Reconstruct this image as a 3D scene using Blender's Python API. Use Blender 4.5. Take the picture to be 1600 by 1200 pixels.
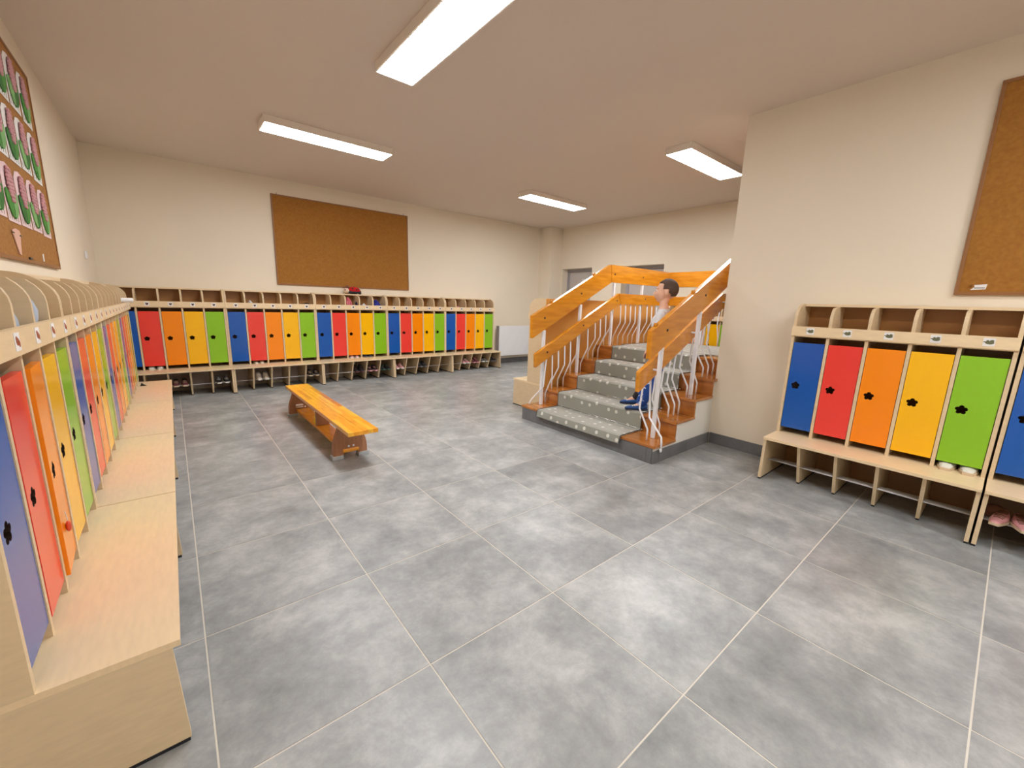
import bpy, bmesh, math, random
from mathutils import Vector, Matrix, Euler
from mathutils.geometry import tessellate_polygon
random.seed(7)
D = bpy.data
COL = bpy.context.scene.collection
for o in list(D.objects): D.objects.remove(o)
sc = bpy.context.scene
PI = math.pi
R = math.radians

# ---------------------------------------------------------------- camera
yaw, pitch, roll = .6915, .1951, .0307
cam_d = D.cameras.new('camera'); cam = D.objects.new('camera', cam_d); COL.objects.link(cam)
cam_d.sensor_width = 36; cam_d.sensor_fit = 'HORIZONTAL'; cam_d.lens = 36*639.88/1600
cam_d.clip_start = .05; cam_d.clip_end = 60
_F = Vector((math.sin(yaw)*math.cos(pitch), math.cos(yaw)*math.cos(pitch), -math.sin(pitch)))
_r = Vector((math.cos(yaw), -math.sin(yaw), 0)); _u = _r.cross(_F)
_R = math.cos(roll)*_r + math.sin(roll)*_u; _U = -math.sin(roll)*_r + math.cos(roll)*_u
m3 = Matrix((_R, _U, -_F)).transposed()
cam.matrix_world = Matrix.Translation((-.57516, -2.88216, 1.23006)) @ m3.to_4x4()
sc.camera = cam

# ---------------------------------------------------------------- world, exposure
w = D.worlds.new('room_ambient'); sc.world = w; w.use_nodes = True
w.node_tree.nodes['Background'].inputs[0].default_value = (.9, .92, 1, 1)
w.node_tree.nodes['Background'].inputs[1].default_value = .3
sc.view_settings.view_transform = 'Standard'; sc.view_settings.look = 'None'
sc.view_settings.gamma = 1; sc.view_settings.use_curve_mapping = False
sc.view_settings.exposure = 0.0
LAMP = 45.0

# ---------------------------------------------------------------- helpers
def lin(c):
    c = c/255
    return c/12.92 if c <= .04045 else ((c+.055)/1.055)**2.4
def rgb(*c): return (lin(c[0]), lin(c[1]), lin(c[2]), 1)

class MB:
    def __init__(s): s.v = []; s.f = []
    def add(s, vs, fs):
        n = len(s.v); s.v += [tuple(v) for v in vs]; s.f += [tuple(i+n for i in f) for f in fs]; return s
    def box(s, x0, y0, z0, x1, y1, z1):
        return s.add([(x0,y0,z0),(x1,y0,z0),(x1,y1,z0),(x0,y1,z0),(x0,y0,z1),(x1,y0,z1),(x1,y1,z1),(x0,y1,z1)],
            [(0,3,2,1),(4,5,6,7),(0,1,5,4),(1,2,6,5),(2,3,7,6),(3,0,4,7)])
    def prism(s, poly, axis, a, b, holes=()):
        """poly = 2D outline in the two other axes; extruded a..b along axis"""
        loops = [list(poly)] + [list(h) for h in holes]
        def P(p, t):
            return {'x': (t, p[0], p[1]), 'y': (p[0], t, p[1]), 'z': (p[0], p[1], t)}[axis]
        tris = tessellate_polygon([[Vector((p[0], p[1], 0)) for p in l] for l in loops])
        flat = [p for l in loops for p in l]; n = len(flat)
        vs = [P(p, a) for p in flat] + [P(p, b) for p in flat]
        fs = [tuple(t) for t in tris] + [tuple(i+n for i in reversed(t)) for t in tris]
        k = 0
        for l in loops:
            m = len(l)
            for i in range(m):
                j = (i+1) % m; fs.append((k+i, k+j, n+k+j, n+k+i))
            k += m
        return s.add(vs, fs)
    def tube(s, pts, r, n=8, cap=True):
        pts = [Vector(p) for p in pts]; rr = r if isinstance(r, (list, tuple)) else [r]*len(pts)
        rings = []; up = None
        for i, p in enumerate(pts):
            t = (pts[min(i+1, len(pts)-1)] - pts[max(i-1, 0)]).normalized()
            if up is None: up = Vector((0,0,1)) if abs(t.z) < .9 else Vector((1,0,0))
            a = t.cross(up).normalized(); b = a.cross(t).normalized(); up = b
            rings.append([p + rr[i]*(math.cos(2*PI*k/n)*a + math.sin(2*PI*k/n)*b) for k in range(n)])
        vs = [v for rg in rings for v in rg]; fs = []
        for i in range(len(pts)-1):
            for k in range(n):
                fs.append((i*n+k, i*n+(k+1) % n, (i+1)*n+(k+1) % n, (i+1)*n+k))
        if cap: fs += [tuple(reversed(range(n))), tuple((len(pts)-1)*n+k for k in range(n))]
        return s.add(vs, fs)
    def sph(s, c, r, seg=14, rings=9, rot=None, fn=None):
        r = r if isinstance(r, (list, tuple)) else (r, r, r); c = Vector(c)
        vs = []; fs = []
        def pt(th, ph):
            v = Vector((math.sin(th)*math.cos(ph), math.sin(th)*math.sin(ph), math.cos(th)))
            if fn: v = fn(v)
            v = Vector((v.x*r[0], v.y*r[1], v.z*r[2]))
            if rot: v = rot @ v
            return c + v
        vs.append(pt(0, 0))
        for i in range(1, rings):
            for k in range(seg): vs.append(pt(PI*i/rings, 2*PI*k/seg))
        vs.append(pt(PI, 0)); L = len(vs)-1
        for k in range(seg): fs.append((0, 1+k, 1+(k+1) % seg))
        for i in range(rings-2):
            for k in range(seg):
                a = 1+i*seg+k; b = 1+i*seg+(k+1) % seg; fs.append((a, a+seg, b+seg, b))
        for k in range(seg): fs.append((L, 1+(rings-2)*seg+(k+1) % seg, 1+(rings-2)*seg+k))
        return s.add(vs, fs)
    def mesh(s, name, mat=None, smooth=False):
        me = D.meshes.new(name); me.from_pydata(s.v, [], s.f)
        bm = bmesh.new(); bm.from_mesh(me); bmesh.ops.recalc_face_normals(bm, faces=bm.faces); bm.to_mesh(me); bm.free()
        if mat: me.materials.append(mat)
        if smooth:
            me.polygons.foreach_set('use_smooth', [True]*len(me.polygons))
        me.update(); return me
    def build(s, name, mat, parent=None, smooth=False, loc=(0,0,0), bevel=0, seg=2):
        return put(name, s.mesh(name, mat, smooth), parent, loc, bevel=bevel, seg=seg)

def put(name, me, parent=None, loc=(0,0,0), rz=0, bevel=0, seg=2):
    o = D.objects.new(name, me); COL.objects.link(o)
    o.location = loc; o.rotation_euler = (0, 0, rz)
    if parent: o.parent = parent
    if bevel:
        b = o.modifiers.new('bevel', 'BEVEL'); b.width = bevel; b.segments = seg; b.limit_method = 'ANGLE'
    return o
def thing(name, label, cat, loc=(0,0,0), rz=0, group=None):
    o = D.objects.new(name, None); COL.objects.link(o); o.empty_display_size = .05
    o.location = loc; o.rotation_euler = (0, 0, rz)
    return tag(o, label, cat, group)
def tag(o, label, cat, group=None):
    o['label'] = label; o['category'] = cat
    if group: o['group'] = group
    return o
def struct(o):
    o['kind'] = 'structure'; return o

# ---------------------------------------------------------------- materials
def mat(name, col, rough=.5, metal=0, spec=.5, coat=0, bump=0, bscale=200, var=0, vscale=3, col2=None, stretch=(1,1,1), emit=None, estr=0):
    m = D.materials.new(name); m.use_nodes = True; nt = m.node_tree; b = nt.nodes['Principled BSDF']
    b.inputs['Base Color'].default_value = col; b.inputs['Roughness'].default_value = rough
    b.inputs['Metallic'].default_value = metal; b.inputs['Specular IOR Level'].default_value = spec
    b.inputs['Coat Weight'].default_value = coat; b.inputs['Coat Roughness'].default_value = .08
    if emit: b.inputs['Emission Color'].default_value = emit; b.inputs['Emission Strength'].default_value = estr
    tc = nt.nodes.new('ShaderNodeTexCoord'); mp = nt.nodes.new('ShaderNodeMapping')
    mp.inputs['Scale'].default_value = stretch; nt.links.new(tc.outputs['Object'], mp.inputs['Vector'])
    if var:
        n = nt.nodes.new('ShaderNodeTexNoise'); n.inputs['Scale'].default_value = vscale; n.inputs['Detail'].default_value = 6
        nt.links.new(mp.outputs[0], n.inputs['Vector'])
        r = nt.nodes.new('ShaderNodeValToRGB'); r.color_ramp.elements[0].position = .5-.22; r.color_ramp.elements[1].position = .5+.22
        c2 = col2 or tuple(list(Vector(col[:3])*(1-var)) + [1])
        r.color_ramp.elements[0].color = c2; r.color_ramp.elements[1].color = col
        nt.links.new(n.outputs['Fac'], r.inputs[0]); nt.links.new(r.outputs[0], b.inputs['Base Color'])
    if bump:
        n2 = nt.nodes.new('ShaderNodeTexNoise'); n2.inputs['Scale'].default_value = bscale; n2.inputs['Detail'].default_value = 4
        nt.links.new(mp.outputs[0], n2.inputs['Vector'])
        bp = nt.nodes.new('ShaderNodeBump'); bp.inputs['Strength'].default_value = bump; bp.inputs['Distance'].default_value = .002
        nt.links.new(n2.outputs['Fac'], bp.inputs['Height']); nt.links.new(bp.outputs[0], b.inputs['Normal'])
    return m

M = {}
M['wall'] = mat('cream_wall_paint', rgb(238,226,206), .75, bump=.15, bscale=120, var=.03, vscale=1.5)
M['ceiling'] = mat('ceiling_paint', rgb(224,210,198), .85, bump=.1, bscale=90)
M['plaster'] = mat('white_plaster', rgb(232,230,224), .7, bump=.1)
M['grout'] = mat('pale_grout', rgb(212,206,194), .9, bump=.3)
M['beech'] = mat('beech_laminate', rgb(226,201,163), .42, var=.09, vscale=5, stretch=(3,3,14), bump=.04, bscale=60)
M['beech_h'] = mat('beech_laminate_lengthways', rgb(240,214,174), .33, var=.09, vscale=5, stretch=(3,14,14), bump=.04, bscale=60)
M['beech_edge'] = mat('beech_edging', rgb(214,184,144), .45)
M['hdf'] = mat('brown_fibreboard_back', rgb(172,120,64), .35, var=.15, vscale=3)
M['hdf_grey'] = mat('grey_brown_back', rgb(214,198,190), .6)
M['varnish'] = mat('varnished_pine', rgb(226,152,40), .2, var=.30, vscale=3.2, stretch=(1.2,9,9), coat=.7, col2=rgb(196,118,22))
M['varnish_y'] = mat('varnished_pine_crossways', rgb(226,152,40), .2, var=.30, vscale=3.2, stretch=(9,1.2,9), coat=.7, col2=rgb(196,118,22))
M['stairwood'] = mat('varnished_stair_wood', rgb(200,128,58), .22, var=.30, vscale=3.2, stretch=(9,1.4,6), coat=.6, col2=rgb(156,92,36))
M['benchtop'] = mat('orange_varnished_bench_top', rgb(252,180,48), .3, var=.35, vscale=4, stretch=(8,1.6,6), coat=.3, col2=rgb(224,140,26))
M['benchleg'] = mat('brown_bench_wood', rgb(176,124,88), .45, var=.22, vscale=5, stretch=(8,8,1.2))
M['white_metal'] = mat('white_painted_metal', rgb(238,238,242), .28)
M['chrome'] = mat('chromed_steel', rgb(215,215,218), .25, metal=.9)
M['rod'] = mat('satin_rack_metal', rgb(205,203,206), .4, metal=.5)
M['black'] = mat('black_plastic', rgb(24,26,34), .5)
M['dark'] = mat('dark_fastener', rgb(44,28,20), .4)
M['rubber'] = mat('grey_rubber_foot', rgb(176,182,186), .6)
M['cork'] = mat('cork', rgb(176,124,62), .9, var=.22, vscale=60, bump=.4, bscale=400, col2=rgb(150,100,46))
M['cork_dark'] = mat('dark_cork', rgb(168,114,42), .85, var=.12, vscale=50, bump=.4, bscale=400, col2=rgb(152,98,32))
M['boardframe'] = mat('brown_board_frame', rgb(146,98,54), .5)
M['paper'] = mat('white_paper', rgb(236,232,230), .8)
M['radiator'] = mat('white_radiator', rgb(240,240,242), .35)
M['doorgrey'] = mat('light_grey_door', rgb(196,188,184), .5)
M['doorframe'] = mat('grey_door_frame', rgb(164,160,164), .45)
M['reveal'] = mat('grey_reveal', rgb(176,166,152), .7)
M['lightframe'] = mat('light_housing', rgb(240,230,220), .5)
M['diffuser'] = mat('lit_diffuser', rgb(255,255,255), .4, emit=(.965,.985,1,1), estr=LAMP)
for k, c in dict(blue=(16,88,178), red=(240,66,56), orange=(255,142,2), yellow=(255,190,4), green=(140,196,34)).items():
    M[k] = mat(k+'_laminate', rgb(*c), .22, spec=.5, coat=.15)
def colmat(name, *c, rough=.7, var=.1):
    if name not in M: M[name] = mat(name, rgb(*c), rough, var=var, vscale=30, bump=.15, bscale=150)
    return M[name]

# floor tile: clouded concrete, a different patch for each tile
def tile_mat(name, base, lo, hi, rough):
    m = D.materials.new(name); m.use_nodes = True; nt = m.node_tree; b = nt.nodes['Principled BSDF']
    tc = nt.nodes.new('ShaderNodeTexCoord'); oi = nt.nodes.new('ShaderNodeObjectInfo')
    va = nt.nodes.new('ShaderNodeVectorMath'); va.operation = 'ADD'
    sc_ = nt.nodes.new('ShaderNodeVectorMath'); sc_.operation = 'SCALE'; sc_.inputs['Scale'].default_value = 37
    cmb = nt.nodes.new('ShaderNodeCombineXYZ')
    nt.links.new(oi.outputs['Random'], cmb.inputs[0]); nt.links.new(oi.outputs['Random'], cmb.inputs[2])
    nt.links.new(cmb.outputs[0], sc_.inputs[0])
    nt.links.new(tc.outputs['Object'], va.inputs[0]); nt.links.new(sc_.outputs[0], va.inputs[1])
    n = nt.nodes.new('ShaderNodeTexNoise'); n.inputs['Scale'].default_value = 3.6; n.inputs['Detail'].default_value = 12; n.inputs['Roughness'].default_value = .72
    n.inputs['Distortion'].default_value = .12
    nt.links.new(va.outputs[0], n.inputs['Vector'])
    r = nt.nodes.new('ShaderNodeValToRGB'); e = r.color_ramp.elements
    e[0].position = .3; e[0].color = rgb(*lo); e[1].position = .7; e[1].color = rgb(*hi)
    mid = e.new(.5); mid.color = rgb(*base)
    nt.links.new(n.outputs['Fac'], r.inputs[0])
    mx = nt.nodes.new('ShaderNodeMix'); mx.data_type = 'RGBA'; mx.blend_type = 'MULTIPLY'; mx.inputs[0].default_value = 1
    vr = nt.nodes.new('ShaderNodeMapRange'); vr.inputs['To Min'].default_value = .93; vr.inputs['To Max'].default_value = 1.05
    nt.links.new(oi.outputs['Random'], vr.inputs[0])
    nt.links.new(r.outputs[0], mx.inputs[6]); nt.links.new(vr.outputs[0], mx.inputs[7])
    nt.links.new(mx.outputs[2], b.inputs['Base Color'])
    b.inputs['Roughness'].default_value = rough
    n2 = nt.nodes.new('ShaderNodeTexNoise'); n2.inputs['Scale'].default_value = 26; n2.inputs['Detail'].default_value = 8; n2.inputs['Roughness'].default_value = .7
    nt.links.new(va.outputs[0], n2.inputs['Vector'])
    mr = nt.nodes.new('ShaderNodeMapRange'); mr.inputs['To Min'].default_value = rough-.1; mr.inputs['To Max'].default_value = rough+.1
    nt.links.new(n2.outputs['Fac'], mr.inputs[0]); nt.links.new(mr.outputs[0], b.inputs['Roughness'])
    bp = nt.nodes.new('ShaderNodeBump'); bp.inputs['Strength'].default_value = .12; bp.inputs['Distance'].default_value = .002
    nt.links.new(n2.outputs['Fac'], bp.inputs['Height']); nt.links.new(bp.outputs[0], b.inputs['Normal'])
    return m
M['tile'] = tile_mat('grey_concrete_tile', (154,156,156), (122,125,126), (190,191,190), .38)
M['skirting'] = tile_mat('dark_grey_skirting_tile', (112,112,114), (98,98,100), (126,126,128), .4)

# ---------------------------------------------------------------- room shell
XL, XR, YB, YF, XW, CZ = -1.18, 5.92, 3.775, -6.0, 3.225, 2.78
t = .12
floor = struct(MB().box(XL-t, YF-t, -.15, XR+.4, YB+t, -.0012).build('floor', M['grout']))
ceiling = struct(MB().box(XL-t, YF-t, CZ, XR+.4, YB+t, CZ+.1).build('ceiling', M['ceiling']))
struct(MB().box(XL-t, YF-t, 0, XL, YB+t, CZ).build('wall_left', M['wall']))
struct(MB().box(XL, YB, 0, XR, YB+t, CZ).build('wall_back', M['wall']))
struct(MB().box(XL, YF-t, 0, XR, YF, CZ).build('wall_front', M['wall']))
struct(MB().box(XW, YF, 0, XW+.25, -1.215, CZ).build('wall_right', M['wall']))
D1 = (2.60, 3.40, 1.965); D2 = (1.045, 1.885, 1.955)
fw = MB()
for (a, b, z0) in ((YF, D2[0], 0), (D2[0], D2[1], D2[2]), (D2[1], D1[0], 0), (D1[0], D1[1], D1[2]), (D1[1], YB, 0)):
    fw.box(XR, a, z0, XR+.3, b, CZ)
struct(fw.build('wall_far', M['wall']))
struct(MB().box(5.585, 3.44, 0, XR, YB, CZ).build('trim_1', M['wall']))     # corner pillar

# floor tiles
xs = [-1.18]; x = -.598
while x < XR: xs.append(x); x += .5925
xs.append(XR)
ys = [YF]; y = -5.4
while y < YB: ys.append(y); y += .6
ys.append(YB)
g = .0027
tcache = {}
for i in range(len(xs)-1):
    for j in range(len(ys)-1):
        dx = xs[i+1]-xs[i]-2*g; dy = ys[j+1]-ys[j]-2*g
        if dx < .01 or dy < .01: continue
        if xs[i] > 3.23 and ys[j+1] < -1.2 and xs[i+1] < 3.47: continue
        key = (round(dx, 4), round(dy, 4))
        if key not in tcache:
            tcache[key] = MB().box(-dx/2, -dy/2, -.0011, dx/2, dy/2, 0).mesh('tile', M['tile'])
        put('tile', tcache[key], floor, ((xs[i]+xs[i+1])/2, (ys[j]+ys[j+1])/2, 0))

# skirting tiles
def skirting(name, segs, axis, pos, side, h=.1, z0=0):
    """segs along axis, tile face standing off pos by side*.01"""
    root = None
    a0, a1 = segs[0], segs[-1]
    p0, p1 = sorted((pos, pos+side*.008))
    core = MB().box(a0, p0, z0, a1, p1, z0+h-.001) if axis == 'x' else MB().box(p0, a0, z0, p1, a1, z0+h-.001)
    root = core.build(name, M['grout'])
    q0, q1 = sorted((pos+side*.0015, pos+side*.0105))
    for a, b in zip(segs[:-1], segs[1:]):
        mb = MB().box(a+.0015, q0, z0+.001, b-.0015, q1, z0+h) if axis == 'x' else MB().box(q0, a+.0015, z0+.001, q1, b-.0015, z0+h)
        mb.build('tile', M['skirting'], root)
    return root
struct(skirting('baseboard_back', [4.22, 4.74, 5.33, 5.584], 'x', YB, -1))
struct(skirting('baseboard_right', [-1.84, -1.23], 'y', XW, -1))
struct(skirting('baseboard_far', [-1.2, -.6, 0, .6, 1.04], 'y', XR, -1))
struct(skirting('baseboard_far', [1.89, 2.59], 'y', XR, -1))

# doors in the far wall
def far_door(name, y0, y1, h, hinge_left=True, paper=False):
    x0 = XR+.16
    leaf = struct(MB().box(x0+.02, y0+.05, .004, x0+.06, y1-.05, h-.06).build(name, M['doorgrey'], bevel=.002))
    fr = MB().box(x0, y0, 0, x0+.1, y0+.05, h-.001).box(x0, y1-.05, 0, x0+.1, y1, h-.001).box(x0, y0+.05, h-.055, x0+.1, y1-.05, h-.001)
    fr.build('door_frame', M['doorframe'], leaf)
    MB().box(x0+.11, y0, 0, x0+.13, y1, h-.001).build('door_backing', M['reveal'], leaf)
    yh = y0+.12 if hinge_left else y1-.12
    hd = MB().tube([(x0+.018, yh, 1.02), (x0-.03, yh, 1.02), (x0-.035, yh+(.1 if hinge_left else -.1), 1.02)], .009)
    hd.build('door_handle', M['chrome'], leaf, smooth=True)
    if paper: MB().box(x0+.016, 2.86, 1.62, x0+.0195, 3.0, 1.76).build('notice', M['paper'], leaf)
    return leaf
far_door('door_1', D1[0], D1[1], D1[2], True, True)
far_door('door_2', D2[0], D2[1], D2[2], False)

# ---------------------------------------------------------------- ceiling lights
def ceiling_light(x, y, along_x, label):
    L, W = (1.18, .275) if along_x else (.275, 1.18)
    r = thing('ceiling_light', label, 'light', (x, y, CZ-.062), 0, 'lit ceiling panels')
    fr = MB(); a, b = L/2, W/2; q = .012
    fr.box(-a, -b, 0, a, -b+q, .061).box(-a, b-q, 0, a, b, .061).box(-a, -b+q, 0, -a+q, b-q, .061).box(a-q, -b+q, 0, a, b-q, .061)
    fr.box(-a+q, -b+q, .045, a-q, b-q, .061)
    fr.build('housing', M['lightframe'], r)
    MB().box(-a+q, -b+q, -.0015, a-q, b-q, .012).build('diffuser', M['diffuser'], r)
ceiling_light(.80, 1.70, True, 'lit rectangular ceiling panel above the low bench and back lockers')
ceiling_light(.775, -.47, False, 'largest lit ceiling panel, at the top edge of the photo')
ceiling_light(4.03, 1.83, True, 'smallest and farthest lit ceiling panel, above the left stair railing')
ceiling_light(3.97, -.52, True, 'lit ceiling panel partly hidden by the right wall corner')
ceiling_light(.78, -3.6, False, 'assumed lit ceiling panel, unseen behind the camera')  # assumed panel, out of view, lighting the near end of the room
ceiling_light(2.2, -4.4, False, 'second lit panel unseen behind the camera, added to brighten the right side')  # added out of view to lift the right wall lockers and floor

# ---------------------------------------------------------------- cloakroom locker units
W = 1.07; P = (W-.018)/5; Yb = -.012
FRONT = Yb-.265; BEN = -.535; BZ = .325; TOP = 1.29
def arc(n=8):
    # from front vertical edge up over to the flat top (y, z)
    c = []; y0, z0, y1, z1 = FRONT, 1.185, Yb-.13, TOP
    for i in range(n+1):
        a = PI/2*i/n; c.append((y1-(y1-y0)*math.cos(a), z0+(z1-z0)*math.sin(a)))
    return c
side_poly = [(Yb, BZ), (FRONT, BZ)] + arc() + [(Yb, TOP)]
div_poly = [(Yb-.004, BZ), (FRONT+.002, BZ)] + [(a+.002, b) for a, b in arc()] + [(Yb-.004, TOP-.019)]
div_poly = [(Yb-.004, BZ), (FRONT+.001, BZ), (FRONT+.001, 1.05)] + [p for p in arc() if p[1] < TOP-.02] + [(Yb-.132, TOP-.0185), (Yb-.004, TOP-.0185)]
def flower(cx, cz, r=.0275, n=40):
    f = lambda a: r*(.66+.34*abs(math.cos(2.5*a))**.7)
    return [(cx+f(a)*math.cos(a+PI/2), cz+f(a)*math.sin(a+PI/2)) for a in (2*PI*i/n for i in range(n))][::-1]
DW = P-.018-.006
door_mesh = {}
for c in ('blue', 'red', 'orange', 'yellow', 'green'):
    # local origin at the hinge (right side), door reaches to -DW
    dm = MB().prism([(-DW, .37), (0, .37), (0, 1.01), (-DW, 1.01)], 'y', -.009, .009, holes=[flower(-DW+.052, .695)]).mesh('door', M[c])
    dm.materials.append(M['dark'])
    for p_ in dm.polygons:      # the sawn rim of the finger hole is bare dark board
        cc = p_.center
        if abs(p_.normal.y) < .5 and abs(cc.x-(-DW+.052)) < .04 and abs(cc.z-.695) < .04: p_.material_index = 1
    door_mesh[c] = dm
beech, beech_h, edge = M['beech'], M['beech_h'], M['beech_edge']
um = {}
um['side_panel'] = MB().prism(side_poly, 'x', 0, .018).mesh('side_panel', beech)
um['divider'] = MB().prism(div_poly, 'x', 0, .018).mesh('divider', beech)
um['bench_side'] = MB().prism([(Yb, .012), (BEN+.005, .012), (BEN+.018, BZ-.018), (Yb, BZ-.018)], 'x', 0, .018).mesh('bench_side', beech)
um['bench_divider'] = MB().prism([(Yb, .012), (-.395, .012), (BEN+.022, BZ-.0185), (Yb, BZ-.0185)], 'x', 0, .018).mesh('bench_divider', beech)
um['floor_glide'] = MB().box(.001, BEN+.008, 0, .017, Yb-.02, .0118).mesh('floor_glide', M['black'])
um['floor_glide_short'] = MB().box(.001, -.39, 0, .017, Yb-.02, .0118).mesh('floor_glide', M['black'])
um['seat_board'] = MB().box(0, BEN, BZ-.018, W, Yb, BZ).mesh('seat_board', beech_h)
um['label_rail'] = MB().box(.0005, FRONT-.001, 1.06, W-.0005, FRONT-.0175, 1.128).mesh('label_rail', beech_h)
um['cubby_shelf'] = MB().box(.0182, FRONT+.004, 1.052, W-.0182, Yb-.004, 1.068).mesh('cubby_shelf', beech_h)
um['top_board'] = MB().box(.0182, Yb-.133, TOP-.018, W-.0182, Yb, TOP).mesh('top_board', beech_h)
um['back_panel'] = MB().box(.001, Yb+.0005, .29, W-.001, Yb+.004, TOP-.002).mesh('back_panel', M['hdf'])
um['lower_back'] = MB().box(.001, Yb+.0005, .03, W-.001, Yb+.004, .288).mesh('lower_back_panel', M['hdf'])
um['lower_back_grey'] = MB().box(.001, Yb+.0005, .03, W-.001, Yb+.004, .288).mesh('lower_back_panel', M['hdf_grey'])
um['rod'] = MB().tube([(.019, 0, 0), (W-.019, 0, 0)], .0036, 6).mesh('rack_rod', M['rod'], True)
um['card'] = MB().box(-.023, -.0012, -.023, .023, 0, .023).mesh('name_card', M['paper'])
um['pin'] = MB().box(-.005, -.0006, -.001, .005, 0, .001).mesh('hinge', M['chrome'])
def picture(col, kind):
    mb = MB(); T = lambda dx, dz, rx, rz, y, k=1.45: mb.prism([(k*dx+k*rx*math.cos(2*PI*i/10), k*dz+k*rz*math.sin(2*PI*i/10)) for i in range(10)], 'y', y, y-.0005)
    if kind == 'nut':
        T(0, 0, .009, .007, -.0012); T(-.006, .005, .005, .005, -.0018); T(.007, -.004, .004, .006, -.0018)
    elif kind == 'beetle':
        T(0, -.001, .008, .008, -.0012); T(-.006, .005, .004, .003, -.0018); T(.006, .004, .004, .004, -.0018)
    else:
        T(.002, -.002, .012, .0065, -.0012); T(.007, .005, .006, .004, -.0018); T(-.011, .001, .004, .002, -.0018); T(-.004, .004, .004, .004, -.0024)
    return mb.mesh('picture', M[col])
colmat('russet_print', 168,86,50); colmat('plum_print', 92,60,62); colmat('olive_print', 108,108,78)
pics = {'nut': picture('russet_print', 'nut'), 'beetle': picture('plum_print', 'beetle'), 'truck': picture('olive_print', 'truck')}
def unit(label, group, loc, rz, pic='nut', lower='lower_back', ajar={}, scale=1, rods=True):
    r = thing('cloakroom_locker', label, 'locker', loc, rz, group); r.scale = (scale, 1, 1)
    for x in (0, W-.018):
        put('side_panel', um['side_panel'], r, (x, 0, 0)); b = put('bench_side', um['bench_side'], r, (x, 0, 0)); put('floor_glide', um['floor_glide'], b)
    for k in range(1, 5):
        put('divider', um['divider'], r, (k*P, 0, 0)); b = put('bench_divider', um['bench_divider'], r, (k*P, 0, 0)); put('floor_glide', um['floor_glide_short'], b)
    for n in ('seat_board', 'cubby_shelf', 'top_board', 'back_panel', lower):
        put(um[n].name.split('.')[0], um[n], r)
    rail = put('label_rail', um['label_rail'], r)
    for k, c in enumerate(('blue', 'red', 'orange', 'yellow', 'green')):
        d = put('door', door_mesh[c], r, (k*P+.018+.003+DW, FRONT+.0125, 0), R(ajar.get(k, 0))); d['label'] = c+' locker door with a flower-shaped finger hole'
        cd = put('name_card', um['card'], rail, ((k+.5)*P+.009, FRONT-.0176, 1.096))
    # the little picture on each card, printed pieces kept with the card
    for cd in [c for c in rail.children]:
        q = put('picture', pics[pic], rail, cd.location)
    for i in range(5):
        put('rack_rod', um['rod'], r, (0, -.315-.030*i, .118+.005*i))
    return r
ROD_Z = .1215; ROD_Y = -.40
GL, GB, GR = 'lockers along the left wall', 'lockers along the back wall', 'lockers on the right wall'
U = {}
LN = ['nearest to the camera', 'second from the camera', 'third from the camera', 'farthest, in the room corner']
for i in range(4):
    U['L%d' % i] = unit('beech five-door bench locker on the left wall, '+LN[i], GL, (XL, -1.612+i*1.0755, 0), R(90), 'nut', ajar={1: 1.2, 2: 3.5} if i == 0 else ({2: 1} if i == 1 else {}))
BN = ['first, half hidden in the corner', 'second from the left corner', 'middle one with the ladybird toy', 'fourth from the left corner', 'last, next to the radiator']
BX = [-1.107, -.045, 1.017, 2.079, 3.141]
for i in range(5):
    U['B%d' % i] = unit('beech five-door bench locker on the back wall, '+BN[i], GB, (BX[i], YB, 0), 0, 'beetle', 'lower_back_grey', scale=1.06/1.07)
U['R0'] = unit('beech five-door bench locker on the right wall, fully in view', GR, (XW, -1.845, 0), R(-90), 'truck')
U['R1'] = unit('beech bench locker cut off by the right photo edge, only its blue door showing', GR, (XW, -2.925, 0), R(-90), 'truck', ajar={0: 2})
U['F0'] = unit('locker with orange and yellow doors glimpsed behind the right stair railing', 'lockers beyond the stairs', (XR, .73, 0), R(-90), 'nut')
U['S0'] = unit('locker backed against the stairs, its pale end panel beside the lowest step', 'lockers beyond the stairs', (3.675, .405, 0), R(180), 'nut')
U['S1'] = unit('locker backed against the stair landing, only its brown back board showing', 'lockers beyond the stairs', (4.75, .405, 0), R(180), 'nut')

outer_back = um['back_panel'].copy(); outer_back.materials.clear(); outer_back.materials.append(mat('golden_brown_back_board', rgb(220,158,78), .35, var=.12, vscale=3))
for k_ in ('S0', 'S1'):
    for c_ in U[k_].children:
        if c_.name.startswith('back_panel'): c_.data = outer_back
# ---------------------------------------------------------------- staircase
RI, TR, X0 = .152, .292, 2.265
YR, YLs = -1.215, .365
def nx(k): return X0+TR*k          # nosing of tread k (0..4), tread 4 = landing
LX = 4.86
stairs = thing('staircase', 'short staircase with varnished wood treads on a grey tiled plinth, rising to a landing', 'staircase', (X0, YR, 0))
def S(mb, name, m, bevel=0, smooth=False, parent=None, seg=2):
    mb.v = [(v[0]-X0, v[1]-YR, v[2]) for v in mb.v]
    return mb.build(name, m, parent or stairs, smooth, bevel=bevel, seg=seg)
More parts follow.
